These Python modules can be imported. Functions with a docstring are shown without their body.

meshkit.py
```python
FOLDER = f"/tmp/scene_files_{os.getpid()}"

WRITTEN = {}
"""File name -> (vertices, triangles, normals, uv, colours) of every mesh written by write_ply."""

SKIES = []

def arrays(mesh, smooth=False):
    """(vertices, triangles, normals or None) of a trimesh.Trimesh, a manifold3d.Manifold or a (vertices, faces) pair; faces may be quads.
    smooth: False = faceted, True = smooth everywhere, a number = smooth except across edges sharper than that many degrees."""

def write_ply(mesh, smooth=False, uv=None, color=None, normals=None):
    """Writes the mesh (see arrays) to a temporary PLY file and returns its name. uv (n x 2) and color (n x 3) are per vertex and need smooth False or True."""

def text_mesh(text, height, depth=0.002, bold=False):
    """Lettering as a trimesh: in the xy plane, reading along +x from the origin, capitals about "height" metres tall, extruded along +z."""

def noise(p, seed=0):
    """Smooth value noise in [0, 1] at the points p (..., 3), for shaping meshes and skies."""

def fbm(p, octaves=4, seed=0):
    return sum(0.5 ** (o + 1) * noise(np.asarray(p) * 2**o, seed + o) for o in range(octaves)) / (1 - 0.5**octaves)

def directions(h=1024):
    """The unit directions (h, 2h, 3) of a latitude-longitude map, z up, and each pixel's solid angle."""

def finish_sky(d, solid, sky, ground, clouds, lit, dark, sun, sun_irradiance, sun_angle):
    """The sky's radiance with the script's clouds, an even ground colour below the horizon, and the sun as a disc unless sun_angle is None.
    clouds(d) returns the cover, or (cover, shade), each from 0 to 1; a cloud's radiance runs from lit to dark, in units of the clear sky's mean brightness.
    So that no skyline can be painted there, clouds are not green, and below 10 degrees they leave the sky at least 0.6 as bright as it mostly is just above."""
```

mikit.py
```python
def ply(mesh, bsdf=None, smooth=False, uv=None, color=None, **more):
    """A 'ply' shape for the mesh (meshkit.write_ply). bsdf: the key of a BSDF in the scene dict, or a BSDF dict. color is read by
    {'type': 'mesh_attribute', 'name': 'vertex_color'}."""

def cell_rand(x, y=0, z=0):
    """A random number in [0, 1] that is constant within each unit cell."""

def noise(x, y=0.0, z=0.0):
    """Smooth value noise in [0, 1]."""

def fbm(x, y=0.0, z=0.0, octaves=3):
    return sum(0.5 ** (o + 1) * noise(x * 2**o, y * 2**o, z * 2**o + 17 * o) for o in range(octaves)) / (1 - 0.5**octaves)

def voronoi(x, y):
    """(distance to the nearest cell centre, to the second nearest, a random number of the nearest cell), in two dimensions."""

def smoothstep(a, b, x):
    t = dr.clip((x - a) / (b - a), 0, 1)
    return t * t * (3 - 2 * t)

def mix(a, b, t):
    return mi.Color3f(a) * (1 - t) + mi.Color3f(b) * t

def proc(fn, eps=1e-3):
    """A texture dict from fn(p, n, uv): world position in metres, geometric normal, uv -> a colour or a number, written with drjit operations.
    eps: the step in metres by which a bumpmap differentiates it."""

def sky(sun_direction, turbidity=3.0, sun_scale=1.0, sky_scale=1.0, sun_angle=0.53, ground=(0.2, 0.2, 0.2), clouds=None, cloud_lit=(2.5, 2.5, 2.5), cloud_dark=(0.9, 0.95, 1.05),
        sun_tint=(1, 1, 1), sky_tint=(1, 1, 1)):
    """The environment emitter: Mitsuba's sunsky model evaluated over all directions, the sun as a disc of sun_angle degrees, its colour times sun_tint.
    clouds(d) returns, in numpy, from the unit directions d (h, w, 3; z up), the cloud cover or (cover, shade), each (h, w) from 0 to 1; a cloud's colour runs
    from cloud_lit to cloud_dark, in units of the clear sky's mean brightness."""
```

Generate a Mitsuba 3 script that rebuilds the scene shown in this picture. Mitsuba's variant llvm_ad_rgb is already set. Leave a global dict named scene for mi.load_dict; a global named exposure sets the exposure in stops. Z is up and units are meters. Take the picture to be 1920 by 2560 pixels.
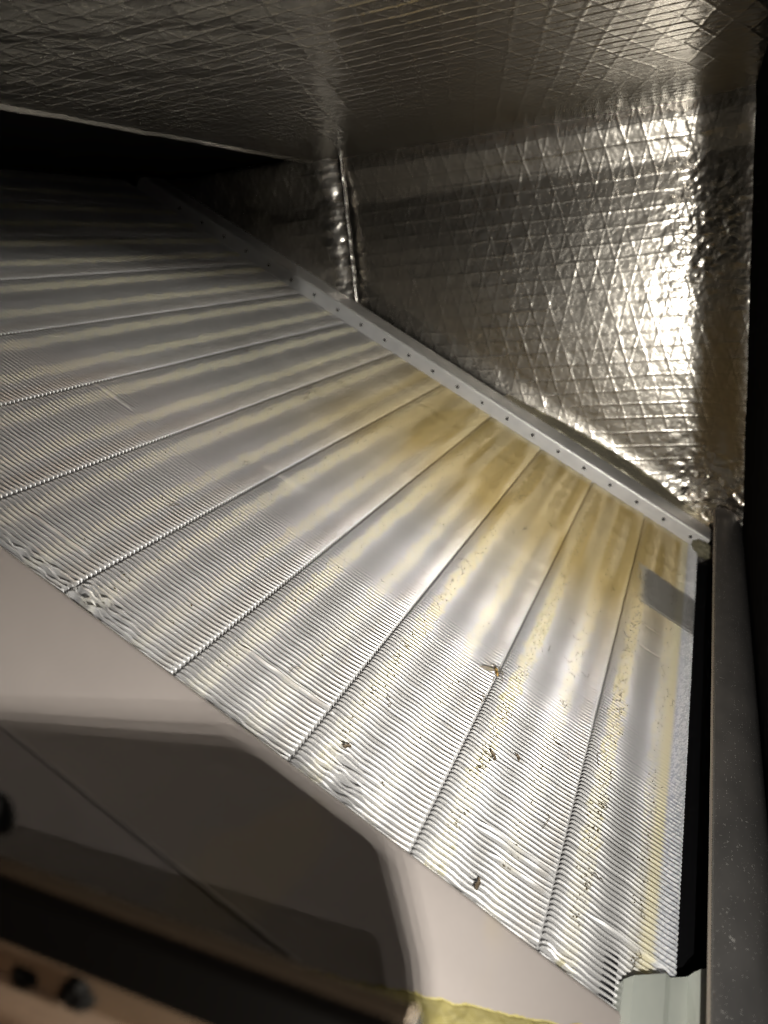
import math
import numpy as np
import drjit as dr
import trimesh
import manifold3d as m3
import mitsuba as mi
import mikit
import meshkit
from mikit import noise, fbm, smoothstep, mix, cell_rand

T = mi.ScalarTransform4f
scene, labels = {}, {}

# ------------------------------------------------------------------ camera, light, exposure
# world: x = across the cabinet (w), y = into the cabinet (v), z = up; metres
CAM = np.array([0.0469, -0.6498, 0.2084])
FWD = np.array([-0.37993, 0.87823, -0.29045])
UP = np.array([-0.01576, 0.30780, 0.95132])
scene['camera'] = {'type': 'thinlens', 'fov': 51.85, 'fov_axis': 'x', 'aperture_radius': 0.00125, 'focus_distance': 0.345,
                   'near_clip': 0.005, 'far_clip': 30.0,
                   'to_world': T().look_at(origin=CAM.tolist(), target=(CAM + FWD).tolist(), up=UP.tolist())}
exposure = 0.27
LAMP = np.array([0.060, -0.588, 0.106])            # hand lamp held low inside the opening, below the frame
LAMP_AIM = np.array([-0.26, 0.028, 0.20])
LAMP_POWER = 0.265
HOTSPOT = 1.05                                      # the reflector's narrow beam, on the far end of the coil
HOT_AIM = np.array([-0.075, -0.06, 0.055])
LAMP_COLOUR = np.array([1.0, 0.955, 0.86])
_ax = (LAMP_AIM - LAMP) / np.linalg.norm(LAMP_AIM - LAMP)
_sx = np.cross(_ax, [0, 0, 1.0]); _sx /= np.linalg.norm(_sx)
_sz = np.cross(_sx, _ax)
NLED = 14
for k in range(NLED):
    a = 2.39996 * k
    off = 0.00011 * math.sqrt((k + 0.5) / NLED) * (math.cos(a) * _sx + math.sin(a) * _sz)
    o = LAMP + off
    scene[f'led_emitter_{k}'] = {'type': 'spot', 'intensity': {'type': 'rgb', 'value': (LAMP_POWER / NLED * LAMP_COLOUR).tolist()},
                                 'beam_width': 14.0, 'cutoff_angle': 72.0,
                                 'to_world': T().look_at(origin=o.tolist(), target=(o + _ax).tolist(), up=[0, 0, 1])}

scene['led_hotspot'] = {'type': 'spot', 'intensity': {'type': 'rgb', 'value': (HOTSPOT * LAMP_POWER * LAMP_COLOUR).tolist()}, 'beam_width': 5.0, 'cutoff_angle': 25.0,
                        'to_world': T().look_at(origin=LAMP.tolist(), target=HOT_AIM.tolist(), up=[0, 0, 1])}

FILL_LIGHT = np.array([0.056, -0.652, 0.192])                              # weak warm fill light, added to lift the shadow on the panel
scene['fill_emitter'] = {'type': 'spot', 'intensity': {'type': 'rgb', 'value': [0.0062, 0.0058, 0.0054]}, 'beam_width': 30.0, 'cutoff_angle': 70.0,
                          'to_world': T().look_at(origin=FILL_LIGHT.tolist(), target=(FILL_LIGHT + FWD).tolist(), up=[0, 0, 1])}

# ------------------------------------------------------------------ frame of the slanted coil face: a along the fins, v away, n out of the face
TH = math.radians(34.9)
CT, ST = math.cos(TH), math.sin(TH)
L = 0.0494                                        # tube block pitch (crease to crease)


def W(P):
    P = np.asarray(P, float)
    a, v, n = P[..., 0], P[..., 1], P[..., 2]
    return np.stack([a * CT + n * ST, v, -a * ST + n * CT], -1)


def fb(p, o=3, s=0):
    return meshkit.fbm(np.asarray(p, float), o, s) - 0.5


# ------------------------------------------------------------------ materials
def coil_coords(p):
    return (p.x * CT - p.z * ST) * 1000.0, p.y * 1000.0      # a, v in mm


def deposits(p):
    """Where mineral scale and stain sit on the fins: (a, v, s, stripe one, stripe two, crust, amber, brown, noise, noise)."""
    a, v = coil_coords(p)
    c = a / 49.4
    row = dr.floor(c)
    s = c - row
    d = -v - 16.0
    s2 = s + (fbm(a * 0.35, v * 0.16, 3.0) - 0.5) * 0.10
    st1 = smoothstep(0.10, 0.135, s2) * (1 - smoothstep(0.24, 0.28, s2))
    st2 = smoothstep(0.575, 0.61, s2) * (1 - smoothstep(0.70, 0.75, s2))
    spk = noise(a * 1.3, v * 0.55, 1.0)
    spk2 = noise(a * 2.6, v * 1.1, 7.0)
    crust = smoothstep(0.28, 0.48, spk * 0.65 + spk2 * 0.35)
    left = smoothstep(-60.0, -260.0, a)
    far = smoothstep(-440.0, -230.0, v)
    stripe = (st1 + st2 * (0.6 + 0.4 * left)) * (0.35 + 0.65 * crust) * (0.30 + 0.70 * far)
    streak = noise(a * 0.16, v * 0.01, 21.0)
    amt = (1 - smoothstep(115.0, 290.0, d + (noise(a * 0.045, 2.0, v * 0.006) - 0.5) * 60)) * smoothstep(-300.0, -170.0, a) * (1 - smoothstep(30.0, 42.0, a) * 0.9)
    patch = smoothstep(4.0, 13.0, a + 0.10 * (v + 140) + (spk - 0.5) * 5) * smoothstep(-171.0, -168.5, v + 0.12 * (a - 28)) * (1 - smoothstep(-119.0, -114.0, v + 0.12 * (a - 28)))
    amt = dr.minimum(1.0, amt * (0.95 + 0.2 * streak)) * (1 - 0.9 * patch)
    st1 = st1 * (1 - 0.7 * patch)
    stripe = stripe * (1 - 0.8 * patch)
    brown = (st1 + 0.8 * st2) * (1 - smoothstep(80.0, 175.0, d + (noise(row * 3.7, 1.0) - 0.5) * 60)) * smoothstep(4.0, 26.0, d) * smoothstep(-230.0, -130.0, a)
    return a, v, d, s2, st1, stripe, left, streak, amt, brown, spk, spk2, patch


def fin_colour(p, n, uv):
    a, v, d, s2, st1, stripe, left, streak, amt, brown, spk, spk2, patch = deposits(p)
    base = mix([0.66, 0.66, 0.67], [0.76, 0.76, 0.775], noise(a * 0.06, v * 0.02, 5.0))
    base = mix(base, [0.60, 0.57, 0.54], 0.5 * smoothstep(0.80, 0.86, s2) * (1 - smoothstep(0.93, 0.97, s2)))
    col = mix(base, mix([0.80, 0.75, 0.54], [0.80, 0.77, 0.62], left), stripe)
    # olive crumbs caught in the deposit stripes near the front
    crumb = smoothstep(0.62, 0.72, noise(a * 0.9, v * 0.8, 11.0) * 0.6 + noise(a * 0.12, v * 0.05, 13.0) * 0.4)
    col = mix(col, [0.42, 0.37, 0.13], st1 * crumb * smoothstep(-150.0, -20.0, a) * 0.5)
    # amber water stain fanning out from the end plate
    col = mix(col, mix([0.70, 0.58, 0.33], [0.52, 0.40, 0.17], smoothstep(0.35, 0.75, streak)), amt)
    col = mix(col, mix([0.46, 0.36, 0.15], [0.36, 0.27, 0.12], spk), brown * (0.65 + 0.3 * spk2))
    col = mix(col, [0.84, 0.79, 0.62], 0.6 * (1 - smoothstep(2.0, 16.0, d)) * smoothstep(-200.0, -120.0, a))
    # pale margin of the right-hand edge
    col = mix(col, [0.88, 0.83, 0.62], smoothstep(32.0, 36.5, a) * (1 - smoothstep(38.5, 41.0, a)) * 0.9)
    col = mix(col, [0.30, 0.29, 0.26], 0.75 * patch)
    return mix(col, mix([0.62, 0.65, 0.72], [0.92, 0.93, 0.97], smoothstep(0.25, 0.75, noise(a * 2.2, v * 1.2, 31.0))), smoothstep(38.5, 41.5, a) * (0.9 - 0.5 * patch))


def fin_bare(p, n, uv):
    a, v, d, s2, st1, stripe, left, streak, amt, brown, spk, spk2, patch = deposits(p)
    return 0.62 * (1 - dr.minimum(0.95, stripe + 0.9 * amt + smoothstep(32.0, 38.0, a) * 0.7 * (1 - smoothstep(-171.0, -168.0, v) * (1 - smoothstep(-119.0, -114.0, v)))))


scene['fin_metal'] = {'type': 'twosided', 'bsdf': {'type': 'principled', 'base_color': mikit.proc(fin_colour), 'metallic': mikit.proc(fin_bare), 'roughness': 0.56, 'specular': 0.5}}
scene['plate_metal'] = {'type': 'twosided', 'bsdf': {'type': 'principled', 'base_color': mikit.proc(
    lambda p, n, uv: mix([0.55, 0.56, 0.58], [0.74, 0.74, 0.75], fbm(p.x * 90, p.y * 90, p.z * 90))), 'metallic': 0.45, 'roughness': 0.4}}
scene['foil'] = {'type': 'twosided', 'bsdf': {'type': 'roughconductor', 'material': 'Al', 'distribution': 'ggx', 'alpha': 0.05, 'specular_reflectance': {'type': 'rgb', 'value': [0.66, 0.64, 0.60]}}}
scene['foil_dull'] = {'type': 'twosided', 'bsdf': {'type': 'roughconductor', 'material': 'Al', 'distribution': 'ggx', 'alpha': 0.06, 'specular_reflectance': {'type': 'rgb', 'value': [0.46, 0.44, 0.40]}}}
scene['foil_warm_sheen'] = {'type': 'twosided', 'bsdf': {'type': 'roughconductor', 'material': 'Al', 'distribution': 'ggx', 'alpha': 0.35, 'specular_reflectance': {'type': 'rgb', 'value': [0.98, 0.93, 0.74]}}}  # yellow tint and brightness carry a warm reflection on the wall foil
scene['foil_shade'] = {'type': 'twosided', 'bsdf': {'type': 'diffuse', 'reflectance': {'type': 'rgb', 'value': [0.012, 0.012, 0.013]}}}  # near-black foil copy: shade and dark reflections put into the colour
scene['panel_paint'] = {'type': 'twosided', 'bsdf': {'type': 'principled', 'base_color': mikit.proc(
    lambda p, n, uv: mix(mix([0.42, 0.38, 0.365], [0.36, 0.325, 0.312], fbm(p.x * 25, p.y * 25, p.z * 25)), [0.45, 0.385, 0.30], 0.6 * smoothstep(0.58, 0.75, fbm(p.x * 38 + 5, p.y * 20, p.z * 38)))),
    'roughness': 0.5, 'specular': 0.4}}
scene['channel_paint'] = {'type': 'twosided', 'bsdf': {'type': 'principled', 'base_color': mikit.proc(
    lambda p, n, uv: mix(mix([0.062, 0.061, 0.062], [0.105, 0.101, 0.10], fbm(p.x * 120, p.y * 60, p.z * 120)), [0.42, 0.41, 0.40], 0.5 * smoothstep(0.80, 0.95, noise(p.x * 1500, p.y * 1200, p.z * 1500)))),
    'roughness': 0.45, 'specular': 0.5}}
scene['channel_lit_edge'] = {'type': 'principled', 'base_color': {'type': 'rgb', 'value': [0.30, 0.26, 0.22]}, 'roughness': 0.5}  # paler than the face: the lit edge is put into its colour
scene['black_plastic'] = {'type': 'twosided', 'bsdf': {'type': 'principled', 'base_color': {'type': 'rgb', 'value': [0.012, 0.012, 0.014]}, 'roughness': 0.3, 'specular': 0.5}}
scene['zinc'] = {'type': 'twosided', 'bsdf': {'type': 'principled', 'base_color': mikit.proc(
    lambda p, n, uv: mix([0.50, 0.54, 0.50], [0.57, 0.60, 0.56], fbm(p.x * 150, p.y * 80, p.z * 150))), 'metallic': 0.15, 'roughness': 0.42}}
scene['gasket_rubber'] = {'type': 'twosided', 'bsdf': {'type': 'principled', 'base_color': {'type': 'rgb', 'value': [0.006, 0.0055, 0.005]}, 'roughness': 0.8, 'specular': 0.15}}
scene['tan_metal'] = {'type': 'twosided', 'bsdf': {'type': 'principled', 'base_color': mikit.proc(
    lambda p, n, uv: mix([0.20, 0.14, 0.09], [0.27, 0.19, 0.125], fbm(p.x * 200, p.y * 200, p.z * 200))), 'roughness': 0.6}}
scene['gasket_lip'] = {'type': 'twosided', 'bsdf': {'type': 'principled', 'base_color': {'type': 'rgb', 'value': [0.10, 0.075, 0.05]}, 'roughness': 0.6}}
scene['beige_metal'] = {'type': 'twosided', 'bsdf': {'type': 'principled', 'base_color': {'type': 'rgb', 'value': [0.42, 0.30, 0.21]}, 'roughness': 0.5}}
scene['fibreglass'] = {'type': 'twosided', 'bsdf': {'type': 'diffuse', 'reflectance': mikit.proc(
    lambda p, n, uv: mix([0.40, 0.34, 0.11], [0.55, 0.49, 0.24], fbm(p.x * 300, p.y * 300, p.z * 900)))}}
scene['putty_grey'] = {'type': 'twosided', 'bsdf': {'type': 'principled', 'base_color': {'type': 'rgb', 'value': [0.17, 0.165, 0.115]}, 'roughness': 0.6}}
scene['lint_brown'] = {'type': 'diffuse', 'reflectance': {'type': 'rgb', 'value': [0.10, 0.075, 0.035]}}
scene['leaf_brown'] = {'type': 'twosided', 'bsdf': {'type': 'diffuse', 'reflectance': mikit.proc(
    lambda p, n, uv: mix([0.07, 0.055, 0.04], [0.20, 0.16, 0.115], fbm(p.x * 1500, p.y * 1500, p.z * 1500)))}}
scene['insect_amber'] = {'type': 'principled', 'base_color': mikit.proc(
    lambda p, n, uv: mix([0.13, 0.075, 0.025], [0.46, 0.31, 0.12], noise(p.x * 1800, p.y * 1800, p.z * 1800))), 'roughness': 0.35}
scene['insect_wing'] = {'type': 'twosided', 'bsdf': {'type': 'principled', 'base_color': {'type': 'rgb', 'value': [0.34, 0.30, 0.24]}, 'roughness': 0.3}}
scene['lamp_black'] = {'type': 'twosided', 'bsdf': {'type': 'principled', 'base_color': {'type': 'rgb', 'value': [0.02, 0.02, 0.02]}, 'roughness': 0.5}}


# ------------------------------------------------------------------ helpers
def put(key, mesh, bsdf, smooth=30, label=None, cat=None, group=None, kind=None, **more):
    scene[key] = mikit.ply(mesh, bsdf, smooth=smooth, **more)
    note(key, label, cat, group, kind)


def note(key, label=None, cat=None, group=None, kind=None):
    d = {k: x for k, x in (('label', label), ('category', cat), ('group', group), ('kind', kind)) if x}
    if d:
        labels[key] = d


def grid(nx, ny):
    i = np.arange(nx * ny).reshape(ny, nx)
    return np.stack([i[:-1, :-1], i[:-1, 1:], i[1:, 1:], i[1:, :-1]], -1).reshape(-1, 4)


def sheet(P):
    ny, nx = P.shape[:2]
    return P.reshape(-1, 3), grid(nx, ny)


def tube(pts, rad, sides=6):
    pts = np.asarray(pts, float)
    rad = np.broadcast_to(rad, len(pts))
    t = np.gradient(pts, axis=0)
    t /= np.linalg.norm(t, axis=1, keepdims=True) + 1e-12
    ref = np.array([0.31, 0.2, 0.93])
    x = np.cross(t, ref); x /= np.linalg.norm(x, axis=1, keepdims=True) + 1e-12
    y = np.cross(t, x)
    an = np.arange(sides) * 2 * np.pi / sides
    ring = pts[:, None] + rad[:, None, None] * (np.cos(an)[None, :, None] * x[:, None] + np.sin(an)[None, :, None] * y[:, None])
    v = ring.reshape(-1, 3)
    f = []
    for i in range(len(pts) - 1):
        for k in range(sides):
            a, b = i * sides + k, i * sides + (k + 1) % sides
            f.append([a, b, b + sides]); f.append([a, b + sides, a + sides])
    n0 = len(v)
    v = np.vstack([v, pts[:1], pts[-1:]])
    for k in range(sides):
        f.append([n0, (k + 1) % sides, k])
        e = (len(pts) - 1) * sides
        f.append([n0 + 1, e + k, e + (k + 1) % sides])
    return trimesh.Trimesh(v, np.array(f), process=False)


def profile(section, a0, a1, frame=None, steps=2, closed=True):
    """A (v, n) outline swept along a (coil frame) or another frame."""
    frame = frame or W
    sec = np.asarray(section, float)
    aa = np.linspace(a0, a1, steps)
    P = np.stack([np.concatenate([np.full((len(sec), 1), a), sec], 1) for a in aa])
    k = len(sec)
    f = []
    for i in range(steps - 1):
        for j in range(k if closed else k - 1):
            q = (j + 1) % k
            f.append([i * k + j, i * k + q, (i + 1) * k + q, (i + 1) * k + j])
    V = frame(P.reshape(-1, 3))
    f = np.array(f)
    tri = np.vstack([f[:, [0, 1, 2]], f[:, [0, 2, 3]]])
    if closed:
        import shapely
        poly = shapely.Polygon(sec)
        vv, ff = trimesh.creation.triangulate_polygon(poly, engine='earcut')
        idx = np.array([np.argmin(np.linalg.norm(sec - p, axis=1)) for p in vv])
        tri = np.vstack([tri, idx[ff][:, ::-1], idx[ff] + (steps - 1) * k])
    m = trimesh.Trimesh(V, tri, process=False)
    trimesh.repair.fix_normals(m)
    return m


def ribbon(path, th):
    """A closed outline of thickness th along an open (x, y) path."""
    p = np.asarray(path, float)
    t = np.gradient(p, axis=0); t /= np.linalg.norm(t, axis=1, keepdims=True)
    nn = np.stack([-t[:, 1], t[:, 0]], 1)
    return np.vstack([p + nn * th / 2, (p - nn * th / 2)[::-1]])


def arc(cx, cy, r, a0, a1, k=6):
    an = np.radians(np.linspace(a0, a1, k))
    return [[cx + r * math.cos(x), cy + r * math.sin(x)] for x in an]


# ------------------------------------------------------------------ the cabinet: foil faced insulation
ZC, WR, YB = 0.303, 0.0725, 0.028
PITCH = 0.0117


def scrim(x, y, seed=0, h=0.00022, width=0.00055):
    """Relief of the three-way scrim under the foil: threads along x, and two families about 15 degrees either side of y."""
    out = 0
    wob = fb(np.stack([x * 40, y * 40, 0 * x + seed], -1), 2, seed) * 0.0022
    strength = 0.55 + 0.9 * meshkit.noise(np.stack([x * 45, y * 45, 0 * x + seed], -1), seed + 3)
    for ang, pit, amp in ((90, PITCH, 1.0), (15.5, 0.0150, 0.6), (-15.5, 0.0150, 0.45)):
        c, s = math.cos(math.radians(ang)), math.sin(math.radians(ang))
        q = (x * c + y * s + wob) / pit
        dd = (q - np.round(q)) * pit
        out = out + amp * np.exp(-(dd / width) ** 2)
    return h * strength * np.minimum(out, 1.3)


def wrinkle(x, y, seed, a1=0.00040, s1=95.0, a2=0.00010, s2=420.0):
    p = np.stack([x, y, 0 * x + 0.3 * seed], -1)
    return a1 * 2 * fb(p * s1, 3, seed) + a2 * 2 * fb(p * s2, 2, seed + 5)


def lin(a, b, step):
    return np.linspace(a, b, int(round(abs(b - a) / step)) + 1)


def sst(a, b, x):
    t = np.clip((x - a) / (b - a), 0, 1)
    return t * t * (3 - 2 * t)


# back wall (y = YB), from the vertical step to the right corner
x, z = np.meshgrid(lin(-0.262, WR + 0.004, 0.00065), lin(-0.075, ZC, 0.00065))
g = x * ST + z * CT                                                     # height above the coil face
h = scrim(x, z, 1, 0.00018) + wrinkle(x, z, 2, 0.00019, 75.0, 0.00007, 420.0)
h = h + 0.0065 * sst(ZC - 0.040, ZC - 0.004, z)                        # the top curls forward into the ceiling
h = h + (1 - sst(0.006, 0.030, g)) * 0.002
crump = np.exp(-(((x - 0.050) / 0.030) ** 2)) * (0.35 + np.exp(-((z - 0.215) / 0.05) ** 2) + np.exp(-((z - 0.0) / 0.035) ** 2) * 2)
h = h + crump * 0.0009 * fb(np.stack([x * 170, z * 170, 0 * x], -1), 3, 12) * 2
h = h + 0.016 * sst(0.026, WR + 0.004, x) ** 1.5
put('back_wall', sheet(np.stack([x, YB - h, z], -1)), 'foil_dull', smooth=True, label='foil faced back wall with a net of scrim threads, brightly lit above the coil edge', kind='structure')

# crumpled foil edge flaring over the end plate; warm reflection put into its tint
ea, eg = np.meshgrid(lin(-0.150, 0.050, 0.0008), np.linspace(0, 1, 24))
tap = sst(-0.150, -0.060, ea) * (1 - 0.95 * sst(-0.015, 0.045, ea))
gg = 0.0112 + (0.001 + 0.0065 * tap) * eg
flare = (0.0135 - 0.0005) * (1 - sst(0, 1, eg)) + 0.0036 * fb(np.stack([ea * 120, eg * 3.0, 0 * ea], -1), 3, 9) + 0.0008 * fb(np.stack([ea * 420, eg * 9.0, 0 * ea], -1), 2, 10)
put('back_wall__flared_edge', sheet(W(np.stack([ea, YB - 0.0025 - flare, gg + 0.0012 * fb(np.stack([ea * 60, 0 * ea, 0 * ea], -1), 2, 11)], -1))), 'foil_warm_sheen', smooth=True, label='crumpled foil edge flaring out over the holed strip, warm reflection put into its yellow tint')

# ceiling board (z = ZC), right of the step
x, y = np.meshgrid(lin(-0.268, WR + 0.004, 0.0008), lin(-0.60, YB, 0.0008))
h = scrim(x, y, 4, 0.00034, 0.0007) + wrinkle(x, y, 5, 0.00022, 60.0, 0.00005, 300.0)
lumpy = sst(-0.02, -0.16, x) * sst(-0.15, -0.38, y)
h = h + lumpy * 0.0018 * fb(np.stack([x * 55, y * 55, 0 * x], -1), 3, 15)
put('ceiling', sheet(np.stack([x, y, ZC - h], -1)), 'foil', smooth=True, label='foil faced ceiling board with crossing scrim threads over the coil', kind='structure')
# its left edge
y, q = np.meshgrid(lin(-0.60, YB, 0.0015), np.linspace(0, 1, 7))
wv = 0.0012 * fb(np.stack([y * 60, q * 3, 0 * y], -1), 3, 31)
put('ceiling__edge_fold', sheet(np.stack([-0.268 - 0.004 * np.sin(q * np.pi) + wv, y, ZC - 0.0032 * np.sin(q * np.pi) + 0.008 * q * q + wv], -1)), 'foil', smooth=True)
# lower-left ceiling continues past the step
x, y = np.meshgrid(lin(-0.66, -0.2685, 0.004), lin(-0.60, YB, 0.004))
put('left_ceiling', sheet(np.stack([x, y, ZC + 0.007 - wrinkle(x, y, 8, 0.0006, 60)], -1)), 'foil_shade', smooth=True, label='ceiling beyond the step, its deep shade painted black', kind='structure')
# right wall
y, z = np.meshgrid(lin(-0.60, YB, 0.0018), lin(-0.13, ZC, 0.0018))
h = scrim(y, z, 6, 0.0003, 0.0008) + wrinkle(y, z, 7, 0.0006, 60, 0.0001, 300)
put('right_wall', sheet(np.stack([WR - h, y, z], -1)), 'foil_shade', smooth=True, label='side wall at the right with crossed scrim threads, its darkness painted in', kind='structure')
# left wall and the closed dark end
y, z = np.meshgrid(lin(-0.60, YB, 0.01), lin(-0.2, ZC + 0.007, 0.01))
put('left_wall', sheet(np.stack([-0.66 + 0 * y, y, z], -1)), 'foil_shade', smooth=False, kind='structure', label='far side wall left of the coil, painted black for shade')
x, y = np.meshgrid(lin(-0.66, WR, 0.02), lin(-0.60, 0.08, 0.02))
put('cabinet_floor', sheet(np.stack([x, y, -0.20 + 0 * y], -1)), 'black_plastic', smooth=False, kind='structure', label='dark cabinet floor below the coil')

# separate foil board left of the step, standing proud of the back wall
B0, B1 = -0.62, -0.2475
x, z = np.meshgrid(lin(B0, B1, 0.0011), lin(0.165, ZC + 0.004, 0.0011))
edge = sst(B1 - 0.03, B1, x)
h = scrim(x, z, 21, 0.00018, 0.0006) + wrinkle(x, z, 22, 0.0006, 60) + edge * 0.0011 * 2 * fb(np.stack([x * 60, z * 190, 0 * x], -1), 3, 23)
top = sst(ZC - 0.03, ZC + 0.004, z)
h = h + top * 0.004
P = np.stack([x, 0.013 - h + 0.0035 * edge ** 4, z], -1)
put('foil_board__face', sheet(P), 'foil', smooth=True)
zz = lin(0.165, ZC + 0.004, 0.0011)
pts = np.stack([np.full_like(zz, B1 + 0.001) + 0.0006 * fb(np.stack([zz * 200, 0 * zz, 0 * zz], -1), 2, 41), 0.0180 + 0.001 * fb(np.stack([zz * 120, 0 * zz + 3, 0 * zz], -1), 2, 42), zz], -1)
put('foil_board__edge', tube(pts, 0.0019 + 0.0004 * fb(np.stack([zz * 260, 0 * zz, 0 * zz], -1), 2, 43), 10), 'foil', smooth=50)
note('foil_board', 'dim foil covered board behind the upper coil with a wrinkled vertical edge', 'insulation board')

# ------------------------------------------------------------------ the coil: every fin a part
FP = 0.00245
A0, A1 = -0.530, 0.0492
base_a = np.arange(A0, A1 - 0.0005, 0.0019)
extra = []
for k in range(-11, 1):
    extra += [k * L + q for q in (-0.0012, -0.0006, -0.0002, 0.0002, 0.0006, 0.0013, 0.0026)]
extra += [A1 - q for q in (0.0, 0.0004, 0.0009, 0.0015, 0.0022, 0.003)]
base_a = np.unique(np.round(np.concatenate([base_a, extra]), 5))
keep = np.concatenate([[True], np.diff(base_a) > 0.00015])
AA = base_a[keep]
S_ = AA / L - np.floor(AA / L)
ROW = np.floor(AA / L)
rng = np.random.default_rng(7)


def wave(a):
    s = a / L - np.floor(a / L)
    g = 0.06 * L * (s * s - s)
    g = g + 0.00015 * np.sin(2 * np.pi * (4 * s + 0.15)) * sst(0, 0.08, s) * (1 - sst(0.92, 1.0, s))
    g = g + 0.00010 * np.sin(2 * np.pi * (2 * s + 0.3))
    dl, dr_ = (1 - s) * L, s * L
    g = g + 0.0002 * np.exp(-dl / 0.0014) - 0.0005 * np.exp(-dr_ / 0.0010)
    return g


def crest(a):
    s = a / L - np.floor(a / L)
    dl, dr_ = (1 - s) * L, s * L
    n = -0.00030 * np.exp(-(dr_ / 0.0026) ** 2) + 0.00010 * np.exp(-(dl / 0.005) ** 2)
    n = n - 0.0020 * np.exp(-(np.minimum(dl, dr_) / 0.00034) ** 2)
    r = np.clip((a - (A1 - 0.0028)) / 0.0028, 0, 1)
    return n - 0.0022 * (1 - np.sqrt(np.maximum(1 - r * r, 0)))


KS = np.array([0, .045, .10, .18, .28, .36, .44, .55, .65, .72, .80, .90, 1.0])
KB = np.array([-1, -1, -.4, .45, .1, -.7, -1, .0, .45, .0, -.7, .5, .6])


def brow(a):
    """How steeply the folded fin tip hangs, along a: +1 steep, -1 flat."""
    s = a / L - np.floor(a / L)
    out = 0
    for q in (-.03, -.015, 0, .015, .03):
        out = out + np.interp(np.clip(s + q, 0, 1), KS, KB) / 5
    return out


GB = brow(AA)
GW, GC = wave(AA), crest(AA)
# combed-over, crushed or bent stretches: (a, v, radius a, radius v, strength)
CRUSH = [(-0.205, -0.4515, 0.035, 0.006, 1.0), (-0.187, -0.4505, 0.010, 0.009, 1.2), (-0.080, -0.4480, 0.011, 0.010, 1.15), (-0.086, -0.437, 0.006, 0.006, 0.6),
         (0.006, -0.4545, 0.010, 0.007, 1.0), (-0.025, -0.450, 0.008, 0.006, 0.7), (-0.036, -0.388, 0.012, 0.006, 0.35), (-0.12, -0.4535, 0.03, 0.003, 0.5)]
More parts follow.
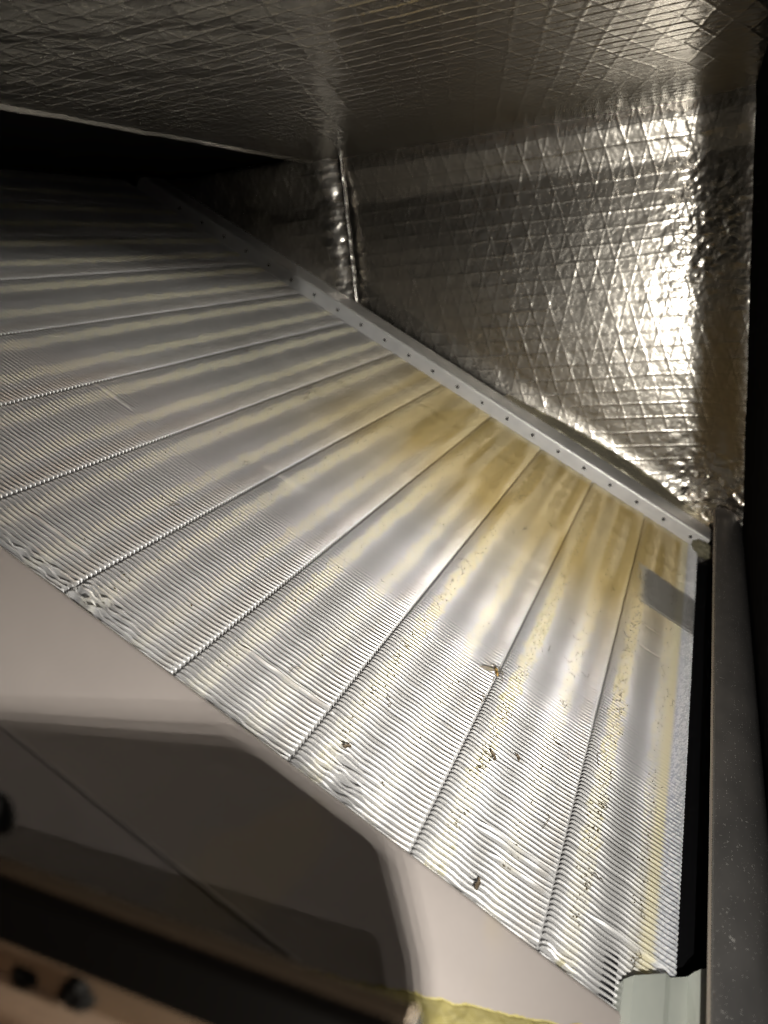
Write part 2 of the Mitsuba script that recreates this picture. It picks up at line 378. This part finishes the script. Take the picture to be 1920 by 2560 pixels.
# fins standing a little proud (they catch the light): (a0, a1, v, height)
PROUD = [(-0.140, -0.096, -0.4240, 0.0007), (-0.034, 0.0, -0.4250, 0.0008), (-0.026, 0.0, -0.4345, 0.0006), (0.014, 0.0475, -0.4290, 0.0008), (-0.236, -0.205, -0.4330, 0.0006),
         (-0.30, -0.27, -0.33, 0.0005), (-0.21, -0.18, -0.30, 0.0004)]
# fins pressed down: (a0, a1, v0, v1, depth)
SUNK = [(0.0080, 0.047, -0.1710, -0.1685, 0.0013), (0.015, 0.028, -0.1995, -0.1975, 0.0011), (0.014, 0.028, -0.2255, -0.2235, 0.0011),
        (-0.190, -0.170, -0.0820, -0.0790, 0.0009)]


def fin_mesh(i, v0):
    a = AA
    p = np.stack([a * 30, np.full_like(a, v0 * 14.0), 0 * a], -1)
    dv = 0.00008 * 2 * fb(p, 2, 51) + 0.00010 * 2 * fb(np.stack([a * 160, np.full_like(a, i * 0.83), 0 * a], -1), 2, 52)
    # a long lazy sway shared by neighbouring fins
    dv = dv + 0.0003 * 2 * fb(np.stack([a * 11, np.full_like(a, v0 * 5), 0 * a], -1), 2, 53)
    dn = 0.00010 * 2 * fb(np.stack([a * 220, np.full_like(a, i * 1.7), 0 * a], -1), 2, 54) + rng.normal(0, 0.00005)
    dv = dv + rng.normal(0, 0.00005)
    lean = 0.0 * a + rng.normal(0, 0.02)
    proud = 0.0 * a
    for (ca, cv, ra, rv, s) in CRUSH:
        if abs(v0 - cv) < 3 * rv:
            k = s * np.exp(-((a - ca) / ra) ** 2 - ((v0 - cv) / rv) ** 2)
            dv = dv + k * 0.0022 * fb(np.stack([a * 330, np.full_like(a, i * 2.3), 0 * a], -1), 2, 55)
            dn = dn + k * 0.0020 * (fb(np.stack([a * 280, np.full_like(a, i * 3.1 + 9), 0 * a], -1), 2, 56) - 0.12)
            lean = lean + k * 1.6 * fb(np.stack([a * 200, np.full_like(a, i * 1.3 + 4), 0 * a], -1), 2, 57)
    for (a0, a1, cv, hgt) in PROUD:
        if abs(v0 - cv) <= FP * 0.55:
            k = sst(a0, a0 + 0.006, a) * (1 - sst(a1 - 0.004, a1, a))
            dn = dn + 1.3 * hgt * k
            proud = proud + k
    for (a0, a1, va, vb, dep) in SUNK:
        if va <= v0 <= vb:
            k = sst(a0, a0 + 0.002, a) * (1 - sst(a1 - 0.002, a1, a)) * (0.85 + 0.3 * rng.random())
            dn = dn - dep * k
    v = v0 + GW + dv
    n = GC + dn
    th = 0.00014
    ll = 0.00068 * (1 + 0.12 * fb(np.stack([a * 90, np.full_like(a, i * 0.9), 0 * a], -1), 2, 58))
    beta = np.radians(44 + 23 * (GB + 0.9 * fb(np.stack([a * 55, np.full_like(a, v0 * 3.5), 0 * a], -1), 2, 59)
                            + 0.4 * fb(np.stack([a * 17, np.full_like(a, i * 0.93), 0 * a], -1), 2, 60)) + 4 * rng.normal())
    beta = np.clip(beta + lean + 0.45 * proud, 0.15, 1.35)
    if -0.169 <= v0 <= -0.114:                      # a flattened patch near the right-hand edge
        flat = sst(0.007, 0.012, a - 0.10 * (v0 + 0.14)) * (0.8 + 0.3 * rng.random())
        beta = np.clip(beta - np.radians(30) * flat, 0.03, 1.45)
    ll = ll * (1 + 0.5 * proud)
    fw, dp = ll * np.cos(beta), ll * np.sin(beta)

    def pt(vv, nn):
        return np.stack([a, vv, nn], -1)
    near = np.stack([pt(v, n - 0.011), pt(v, n - 0.00025)])
    under = np.stack([pt(v, n - 0.00025), pt(v - fw, n - dp - 0.00008)])
    tip = np.stack([pt(v - fw, n - dp - 0.00008), pt(v - fw - 0.00003, n - dp), pt(v - fw * 0.45, n - dp * 0.38), pt(v + 0.00002, n)])
    far = np.stack([pt(v + 0.00002, n), pt(v + th, n - 0.00015), pt(v + th, n - 0.011)])
    V, F, at = [], [], 0
    for blk in (near, under, tip, far):
        r, c = blk.shape[:2]
        V.append(blk.reshape(-1, 3)); F.append(grid(c, r) + at); at += r * c
    V, F = W(np.vstack(V)), np.vstack(F)
    return V, F


v0, i = -0.4630, 0
while v0 < -0.0165:
    key = 'evaporator_coil__fin' + ('' if i == 0 else f'_{i:03d}')
    scene[key] = mikit.ply(fin_mesh(i, v0), 'fin_metal', smooth=True)
    v0 += FP; i += 1
NF = i
note('evaporator_coil', 'slanted finned aluminium cooling coil with pale deposit stripes and amber staining along its far end', 'cooling coil')

# core behind the fin tips (tubes and collars, seen only as darkness between the fins)
for k in range(-11, 1):
    for j, s in enumerate((0.25, 0.75)):
        a = (k + s) * L
        if a > A1 - 0.006:
            continue
        yy = np.array([-0.47, -0.02])
        num = len([q for q in scene if q.startswith('evaporator_coil__tube')])
        put('evaporator_coil__tube' + ('' if num == 0 else f'_{num:03d}'), tube(W(np.stack([np.full(2, a), yy, np.full(2, -0.016)], -1)), 0.005, 12), 'lint_brown', smooth=40)

# end plate with its punched holes and upturned lip
path = [[-0.0152, -0.003], [-0.0152, 0.0045], [-0.0152, 0.0086]] + arc(-0.0137, 0.0098, 0.0015, 180, 92, 6) + [[-0.004, 0.0114], [0.0115, 0.0114], [0.0128, 0.0104]]
sec = ribbon(path, 0.0008)
cs = m3.CrossSection([sec.tolist()], m3.FillRule.NonZero)
plate = cs.extrude(A1 + 0.002 - A0)                     # extruded along its z = a
plate = plate.transform(np.array([[0, 0, 1.0, A0], [1.0, 0, 0, 0], [0, 1.0, 0, 0]]))
holes = []
for k in range(22):
    holes.append(m3.Manifold.cylinder(0.006, 0.0014, 0.0014, 20, True).rotate([90, 0, 0]).translate([0.0380 - 0.02477 * k, -0.0152, 0.0049]))
plate = plate - m3.Manifold.batch_boolean(holes, m3.OpType.Add)
mm = plate.to_mesh()
pv = np.array(mm.vert_properties[:, :3], float)
put('evaporator_coil__end_plate', trimesh.Trimesh(W(pv), np.array(mm.tri_verts), process=False), 'plate_metal', smooth=30, label='pale metal end strip punched with a row of small holes')
# black backing added behind the strip holes so they read dark
put('evaporator_coil__hole_backing', profile([[-0.0085, 0.0105], [0.010, 0.0105], [0.010, -0.012], [-0.0085, -0.012]], A0, A1 - 0.004), 'black_plastic', smooth=False)

# ------------------------------------------------------------------ grey cover panel at the near end of the coil
r_ = 0.0035
pp = [[-0.4575, -0.014]] + arc(-0.4575 - r_, 0.0030 - r_, r_, 0, 90, 8) + [[-0.486, 0.0034], [-0.511, 0.0026]] + arc(-0.5115, -0.0004, 0.003, 88, 118, 4) + [[-0.545, -0.016], [-0.60, -0.047]]
pp = np.array(pp)
fine = [pp[0]]
for q0, q1 in zip(pp[:-1], pp[1:]):
    m = max(1, int(np.linalg.norm(q1 - q0) / 0.004))
    fine += [q0 + (q1 - q0) * t for t in np.linspace(0, 1, m + 1)[1:]]
fine = np.array(fine)
aa = np.linspace(-0.34, 0.0295, 120)
P = np.stack([np.broadcast_to(aa[:, None], (120, len(fine))), np.broadcast_to(fine[None, :, 0], (120, len(fine))), np.broadcast_to(fine[None, :, 1], (120, len(fine)))], -1).copy()
P[..., 2] += 0.0012 * fb(P * np.array([18, 25, 0]) + 3, 2, 61)
front = W(P)
P2 = P.copy(); P2[..., 2] -= 0.0012; P2[..., 1] -= 0.0004
put('cover_panel__sheet', sheet(front), 'panel_paint', smooth=True)
put('cover_panel__inner_sheet', sheet(W(P2)), 'panel_paint', smooth=True)
bead = np.stack([aa, np.full_like(aa, -0.5125), np.full_like(aa, 0.0020)], -1)
put('cover_panel__fold_bead', tube(W(bead), 0.0011, 10), 'panel_paint', smooth=60)
note('cover_panel', 'smooth pinkish grey sheet panel covering the near end of the coil, half in shadow', 'cover panel')

# ------------------------------------------------------------------ right-hand channel
def Cab(P):
    P = np.asarray(P, float)            # (y, x, z) -> world
    return np.stack([P[..., 1], P[..., 0], P[..., 2]], -1)


top = [[0.0490, -0.0075]] + arc(0.0502, -0.0062, 0.0012, 180, 95, 5) + [[0.0560, -0.0052], [0.0620, -0.0075], [0.0670, -0.0125], [0.0700, -0.022], [0.0710, -0.05]]
yy = np.linspace(-0.62, 0.018, 60)
sec = np.array(top)
P = np.zeros((len(yy), len(sec), 3))
for r, y0 in enumerate(yy):
    t = (y0 + 0.62) / 0.638
    P[r, :, 0] = sec[:, 0] + 0.0028 * t
    P[r, :, 1] = y0
    P[r, :, 2] = sec[:, 1] + 0.0015 * t
P[..., 2] += 0.0005 * fb(P * np.array([60, 40, 60]), 2, 71)
put('side_channel__face', sheet(P), 'channel_paint', smooth=True)
lp = np.stack([0.0490 + 0.0028 * (yy + 0.62) / 0.638 - 0.0002, yy, -0.0072 + 0.0015 * (yy + 0.62) / 0.638], -1)
put('side_channel__edge', tube(lp, 0.0009, 10), 'channel_lit_edge', smooth=60)
wl = np.zeros((len(yy), 2, 3))
wl[:, 0] = lp + [0.0006, 0, -0.0008]; wl[:, 1] = lp + [0.0012, 0, -0.075]
put('side_channel__web', sheet(wl), 'black_plastic', smooth=False)
note('side_channel', 'dark grey metal channel running along the right side of the coil', 'metal channel')
sk = np.zeros((2, 2, 3))
for r, y0 in enumerate((-0.62, 0.012)):
    sk[r, 0] = W(np.array([A1 + 0.0005, y0, -0.0085])); sk[r, 1] = [0.0515, y0, -0.058]
put('drain_strip', sheet(sk), 'black_plastic', smooth=False, label='narrow black strip in the gap between the coil edge and the grey channel', cat='strip')

# ------------------------------------------------------------------ zinc bracket at the lower right
sec_b = ribbon([[0.0285, -0.020], [0.0285, 0.0026], [0.0300, 0.0042], [0.0410, 0.0042], [0.0425, 0.0030], [0.0440, 0.0014], [0.0450, 0.0009], [0.0506, 0.0009], [0.0518, 0.0016], [0.0522, 0.0044], [0.0532, 0.0058], [0.0548, 0.0058], [0.0558, 0.0046], [0.0558, -0.012]], 0.0013)


def Bk(P):
    P = np.asarray(P, float)            # (v, a, n)
    return W(np.stack([P[..., 1], P[..., 0], P[..., 2]], -1))


def BkSkew(P):
    P = np.asarray(P, float)
    return Bk(np.stack([P[..., 0] + 0.85 * (P[..., 1] - 0.029) * (P[..., 0] > -0.5), P[..., 1], P[..., 2]], -1))


put('mounting_bracket', profile(sec_b, -0.600, -0.4460, BkSkew), 'zinc', smooth=35, label='pale greenish zinc channel bracket at the lower right corner of the coil', cat='bracket')
# black filler put where only a shadow gap lies between fins and bracket
put('slot_shade', profile([[0.0225, -0.02], [0.0225, -0.0015], [0.0272, -0.0010], [0.0272, -0.02]], -0.600, -0.4350, Bk), 'black_plastic', smooth=False, label='short black filler standing for the shadow gap between the last fins and the zinc bracket', cat='shade_filler')

# ------------------------------------------------------------------ sealant lump at the far right corner of the coil
ico = trimesh.creation.icosphere(subdivisions=4, radius=1.0)
vv = ico.vertices * np.array([0.0075, 0.0095, 0.0060])
vv = vv * (1 + 0.75 * fb(ico.vertices * 2.2 + 7, 3, 81))[:, None]
rot = np.array([[0.8, -0.6, 0], [0.6, 0.8, 0], [0, 0, 1]])
put('sealant_lump', trimesh.Trimesh(W(vv @ rot.T + np.array([0.0500, -0.0190, 0.0030])), ico.faces, process=False), 'putty_grey', smooth=True, label='lump of olive grey sealant at the end of the holed strip', cat='sealant')

# ------------------------------------------------------------------ yellow fibreglass under the panel
EDGE = np.array([(-0.0698, -0.5176), (-0.0592, -0.5125), (-0.0428, -0.5041), (-0.0321, -0.4986), (-0.0176, -0.4916), (0.0028, -0.4812), (0.0224, -0.4695), (0.0285, -0.4665)])
q = np.linspace(0, 1, 140)
kx = np.linspace(0, 1, len(EDGE))
ea, ev = np.interp(q, kx, EDGE[:, 0]), np.interp(q, kx, EDGE[:, 1])
rim = fb(np.stack([q * 26, 0 * q, 0 * q], -1), 3, 91)
ev = ev + 0.0022 * rim
prof_v = np.concatenate([[-0.060, -0.040, -0.028, -0.018], np.linspace(-0.0125, 0.0, 9), [-0.010, -0.030]])
prof_n = np.concatenate([[0.0092, 0.0088, 0.0084, 0.0080], 0.0032 + 0.0044 * np.cos(np.linspace(0, np.pi / 2, 9)) ** 1.3, [0.0030, 0.0030]])
wid = (0.35 + 0.65 * sst(0.15, 0.6, q))
ring = np.stack([np.stack([ea + 0 * q, ev + pv0, 0.0034 + (pn0 - 0.0030) * wid + 0 * q], -1) for pv0, pn0 in zip(prof_v, prof_n)], 1)
fz = ring * np.array([500.0, 700.0, 700.0])
ring = ring + 0.0014 * np.stack([0 * ring[..., 0], fb(fz, 3, 93), fb(fz + 50, 3, 94)], -1)
ring = W(ring)
put('insulation_batt', sheet(ring), 'fibreglass', smooth=True, label='torn yellow fibreglass insulation edge below the grey panel', cat='insulation')

# ------------------------------------------------------------------ the near sill of the access opening (far out of focus)
def Sill(P):
    P = np.asarray(P, float)            # (x, y, z)
    return P


def bar(key, zt, zb, y0, y1, bsdf, slope=-0.12, x0=-0.16, x1=0.0135, rnd=0.0016, z_at=-0.0546):
    sec = np.array(arc(y1 - rnd, zt - rnd, rnd, 0, 90, 5) + arc(y0 + rnd, zt - rnd, rnd, 90, 180, 5) + arc(y0 + rnd, zb + rnd, rnd, 180, 270, 5) + arc(y1 - rnd, zb + rnd, rnd, 270, 360, 5))

    def fr(P):
        return np.stack([P[..., 0], P[..., 1], P[..., 2] + slope * (P[..., 0] - z_at)], -1)
    put(key, profile(sec, x0, x1, fr), bsdf, smooth=40)


bar('opening_sill__gasket', 0.1270, 0.1140, -0.5840, -0.5790, 'gasket_rubber')
bar('opening_sill__gasket_lip', 0.1276, 0.1266, -0.5822, -0.5795, 'gasket_lip', rnd=0.0004)
bar('opening_sill__flange', 0.1150, 0.1060, -0.5835, -0.5810, 'tan_metal', rnd=0.0008, x1=-0.005)
bar('opening_sill__rolled_edge', 0.1080, 0.1005, -0.5890, -0.5820, 'beige_metal', rnd=0.0034, x1=-0.005)
bar('opening_sill__skirt', 0.1010, 0.0700, -0.5870, -0.5840, 'gasket_rubber', rnd=0.0008)
note('opening_sill', 'blurred black gasket and tan flange of the opening in the lower left foreground', 'sill')
ico = trimesh.creation.icosphere(subdivisions=3, radius=1.0)
for k, (px, pz, s) in enumerate(((-0.0515, 0.1085, 0.0019), (-0.0405, 0.1090, 0.0026))):
    vv = ico.vertices * s * np.array([1.0, 0.6, 1.0]) * (1 + 1.5 * fb(ico.vertices * 2.5 + 3 * k, 3, 95))[:, None]
    put('dark_smudge' + ('' if k == 0 else f'_{k:03d}'), trimesh.Trimesh(vv + np.array([px, -0.5842, pz]), ico.faces, process=False), 'gasket_rubber', smooth=True,
        label=('left of two dark lumps on the tan flange' if k == 0 else 'larger right lump of two dark lumps on the tan flange'), cat='sealant blob')
vv = ico.vertices * 0.0042 * np.array([0.5, 0.5, 0.9])
put('black_knob', trimesh.Trimesh(vv + np.array([-0.0560, -0.577, 0.1330]), ico.faces, process=False), 'gasket_rubber', smooth=True, label='blurred black knob at the left picture edge above the sill', cat='knob')

# ------------------------------------------------------------------ small things lying on the fins
def on_coil(a, v, n=0.0):
    return W(np.array([a, v, n]))


# the insect
IA, IV = -0.0507, -0.3385
ico = trimesh.creation.icosphere(subdivisions=3, radius=1.0)
ang = math.radians(-62)
dirv = np.array([math.cos(ang), math.sin(ang)])
perp = np.array([-dirv[1], dirv[0]])


def insect_pt(u, w, n):
    return W(np.array([IA + (u * dirv[0] + w * perp[0]), IV + (u * dirv[1] + w * perp[1]), n]))


def ell(u, w, n, ru, rw, rn):
    q = ico.vertices
    p = np.stack([IA + (u + ru * q[:, 0]) * dirv[0] + (w + rw * q[:, 1]) * perp[0], IV + (u + ru * q[:, 0]) * dirv[1] + (w + rw * q[:, 1]) * perp[1], n + rn * q[:, 2]], -1)
    return trimesh.Trimesh(W(p), ico.faces, process=False)


put('crane_fly__abdomen', ell(0.0011, 0, 0.0012, 0.0019, 0.0008, 0.0007), 'insect_amber', smooth=True)
put('crane_fly__thorax', ell(-0.0011, 0, 0.0013, 0.0010, 0.0008, 0.0008), 'insect_amber', smooth=True)
put('crane_fly__head', ell(-0.0023, 0, 0.0012, 0.0005, 0.0005, 0.0005), 'lint_brown', smooth=True)
legs = [(-0.0018, 1, -0.0030, 0.0024), (-0.0012, 1, -0.0006, 0.0040), (-0.0006, 1, 0.0035, 0.0026), (-0.0018, -1, -0.0042, -0.0020), (-0.0012, -1, -0.0010, -0.0036), (-0.0006, -1, 0.0048, -0.0022)]
for k, (u, sd, tu, tw) in enumerate(legs):
    kn = [insect_pt(u, 0.0006 * sd, 0.0013), insect_pt((u + tu) / 2, tw * 0.55, 0.0030), insect_pt(tu, tw, 0.0006), insect_pt(tu * 1.35, tw * 1.25, 0.0003)]
    put('crane_fly__leg' + ('' if k == 0 else f'_{k:03d}'), tube(kn, [0.00014, 0.00012, 0.0001, 0.00008], 5), 'lint_brown', smooth=60)
for k, (tu, tw) in enumerate(((-0.0002, -0.0088), (0.0012, -0.0070))):
    q = np.linspace(0, 1, 9)
    wd = 0.0008 * np.sin(np.pi * (0.12 + 0.8 * q))
    cen = np.stack([-0.001 + (tu + 0.001) * q, tw * q], -1)
    P = np.stack([[insect_pt(c[0] - b, c[1], 0.0010 + 0.0004 * math.sin(3 * r)), insect_pt(c[0] + b, c[1], 0.0012)] for c, b, r in zip(cen, wd, q)])
    put('crane_fly__wing' + ('' if k == 0 else f'_{k:03d}'), sheet(P), 'insect_wing', smooth=True)
note('crane_fly', 'small dead amber brown crane fly lying on the fins in the middle of the coil', 'insect')

# lint fibres
LINT = [(-89.7, -280.1), (-92.0, -291.6), (-24.5, -251.4), (-32.2, -287.6), (-16.7, -326.4), (-13.6, -292.2), (-17.2, -167.9), (-87.8, -241.2), (-70.5, -270.9), (-213.9, -311.7),
        (-233.9, -196.6), (-119.0, -326.6), (-82.8, -398.5), (-93.3, -363.4), (-15.2, -253.9), (-10.7, -408.8), (-53.0, -364.4), (9.5, -300.4), (-16.0, -353.8), (-209.0, -380.8),
        (-17.5, -262.0), (-14.0, -272.0), (-19.0, -301.0), (8.0, -225.0), (10.5, -243.0), (7.5, -268.0), (9.0, -330.0), (6.5, -352.0), (10.0, -375.0), (-292.0, -190.0)]
r2 = np.random.default_rng(23)
for k in range(46):
    row_ = r2.choice([-5, -4, -3, -2, -1, 0], p=[.05, .08, .12, .17, .26, .32])
    LINT.append(((row_ + r2.choice([0.19, 0.655, r2.uniform(0, 1)], p=[.6, .2, .2]) + r2.normal(0, 0.03)) * 49.4, r2.uniform(-440, -130)))
for k, (a, v) in enumerate(LINT):
    n_ = 16
    th = r2.uniform(0, 2 * np.pi) + np.cumsum(r2.normal(0, 0.55, n_))
    st = r2.uniform(0.00025, 0.00055)
    pa = a / 1000 + np.cumsum(np.cos(th) * st)
    pv_ = v / 1000 + np.cumsum(np.sin(th) * st * 1.6)
    pn = 0.0006 + 0.0004 * np.abs(np.sin(np.linspace(0, r2.uniform(2, 6), n_)))
    put('lint_fibre' + ('' if k == 0 else f'_{k:03d}'), tube(W(np.stack([pa, pv_, pn], -1)), r2.uniform(0.00007, 0.00014), 5), 'lint_brown', smooth=60,
        label='short curled dark lint fibre caught on the coil fins', cat='lint', group='lint fibres on the fins')

# brown leaf scraps
LEAF = [(-85.8, -435.0, 0.0016, 'brown scrap beside the crushed bright fins at the panel edge'), (-37.3, -390.1, 0.0022, 'long brown curled scrap left of a smaller one on the lower fins'),
        (-28.0, -381.8, 0.0016, 'smaller brown scrap right of a longer one on the lower fins'), (-25.8, -450.4, 0.0021, 'ragged brown scrap against the panel edge near the bottom')]
for k, (a, v, s, lab) in enumerate(LEAF):
    u, w = np.meshgrid(np.linspace(-1, 1, 22), np.linspace(-1, 1, 10))
    prof = np.sqrt(np.maximum(1 - u * u, 0.0)) * (0.6 + 0.9 * meshkit.noise(np.stack([u * 3, w * 0 + k, 0 * u], -1), 5))
    an_ = [0.5, -0.9, -0.7, -1.3][k]
    x_, y_ = u * s, w * prof * s * 0.33 + 0.2 * s * np.sin(u * 3 + k)
    P = np.stack([a / 1000 + x_ * math.cos(an_) - y_ * math.sin(an_), v / 1000 + (x_ * math.sin(an_) + y_ * math.cos(an_)) * 1.2, 0.0007 + 0.0006 * w * w + 0.0008 * fb(np.stack([u * 4, w * 4, 0 * u + k], -1), 2, 97)], -1)
    put('leaf_scrap' + ('' if k == 0 else f'_{k:03d}'), sheet(W(P)), 'leaf_brown', smooth=True, label=lab, cat='debris')

# crumbs trapped in the deposit stripes: too many and too small to count
r3 = np.random.default_rng(5)
crumbs = []
tet = trimesh.creation.icosphere(subdivisions=0, radius=1.0)
for k in range(1500):
    row = r3.choice([-5, -4, -3, -2, -1, 0], p=[.06, .08, .11, .15, .27, .33])
    s = r3.choice([0.19, 0.655], p=[.75, .25]) + r3.normal(0, 0.035)
    a = (row + s) * L
    v = r3.uniform(-0.44, -0.12)
    rr = r3.uniform(0.00010, 0.00030)
    m = tet.vertices * rr * r3.uniform(0.5, 1.6, 3)
    crumbs.append(trimesh.Trimesh(W(m + np.array([a, v, 0.0001])), tet.faces, process=False))
put('dust_crumbs', trimesh.util.concatenate(crumbs), 'lint_brown', smooth=False, kind='stuff', label='fine dark crumbs scattered along the deposit stripes of the fins', cat='dust')

# ------------------------------------------------------------------ the hand lamp itself (below the frame)


def flap(pts, DY):
    """A thin added flap that blocks the beam to shape its shadow, in the plane DY in front of the diode; corners given as slopes (x, z) per metre of y."""
    P = np.array([[LAMP[0] + DY * q[0], LAMP[2] + DY * q[1]] for q in pts])
    import shapely
    m = trimesh.creation.extrude_polygon(shapely.Polygon(P), 0.00006, engine='earcut')
    v = np.array(m.vertices)
    return trimesh.Trimesh(np.stack([v[:, 0], LAMP[1] + DY + v[:, 2], v[:, 1]], -1), m.faces, process=False)


def slope(w, v, z):
    d = np.array([w, v, z]) - LAMP
    return [d[0] / d[1], d[2] / d[1]]


edge_pts = [slope(-0.287, -0.016, 0.200), slope(-0.314, -0.117, 0.219), slope(-0.336, -0.178, 0.235), slope(-0.350, -0.268, 0.244)]
e0, e3 = np.array(edge_pts[0]), np.array(edge_pts[-1])
right0 = (e0 + [0.004, -0.002]).tolist()
far_l = (e3 + (e3 - e0) * 0.9).tolist()
put('hand_lamp__added_upper_flap', flap([right0, *edge_pts[1:], far_l, [far_l[0], -0.585 * far_l[0]], [right0[0], -0.585 * right0[0]]], 0.007), 'lamp_black', smooth=False)  # unseen blocker, added to shadow the upper-left coil
pan = [slope(*W(np.array([q[0], q[1], 0.0034]))) for q in ((-0.210, -0.545), (-0.170, -0.511), (-0.122, -0.4655), (-0.112, -0.4630), (-0.064, -0.4630), (-0.058, -0.4640), (-0.054, -0.4660), (-0.034, -0.492), (-0.022, -0.515))]
pan_low = [[pan[-1][0] - 0.02, -3.2], [pan[0][0] - 0.1, -3.2]]
put('hand_lamp__added_lower_flap', flap(pan + pan_low, 0.0018), 'lamp_black', smooth=False)  # unseen blocker, outlined to drop the shadow on the cover panel
body = trimesh.creation.cylinder(radius=0.009, height=0.05, sections=40)
Rm = np.eye(4); Rm[:3, 0], Rm[:3, 1], Rm[:3, 2] = _sx, _sz, _ax
Rm[:3, 3] = LAMP - _ax * 0.0275
body.apply_transform(Rm)
put('hand_lamp__body', body, 'lamp_black', smooth=40)
note('hand_lamp', 'small black hand lamp held below the picture just inside the opening', 'lamp')

fl = trimesh.creation.cylinder(radius=0.003, height=0.002, sections=24)  # disc added as a body for the fill light
Rf = np.eye(4); Rf[:3, 2] = FWD / np.linalg.norm(FWD); Rf[:3, 0] = np.cross(UP, Rf[:3, 2]); Rf[:3, 0] /= np.linalg.norm(Rf[:3, 0]); Rf[:3, 1] = np.cross(Rf[:3, 2], Rf[:3, 0]); Rf[:3, 3] = FILL_LIGHT - 0.0015 * Rf[:3, 2]
fl.apply_transform(Rf)
put('fill_disc', fl, 'lamp_black', smooth=40, label='small added disc behind the unseen fill light beside the viewpoint', cat='flash')

# a warm room bulb far behind the opening
scene['room_bulb'] = {'type': 'sphere', 'center': [-0.5, -1.9, 0.9], 'radius': 0.06, 'emitter': {'type': 'area', 'radiance': {'type': 'rgb', 'value': [62.0, 42.0, 27.0]}}}
note('room_bulb', 'warm round room bulb behind the viewer', 'light bulb')
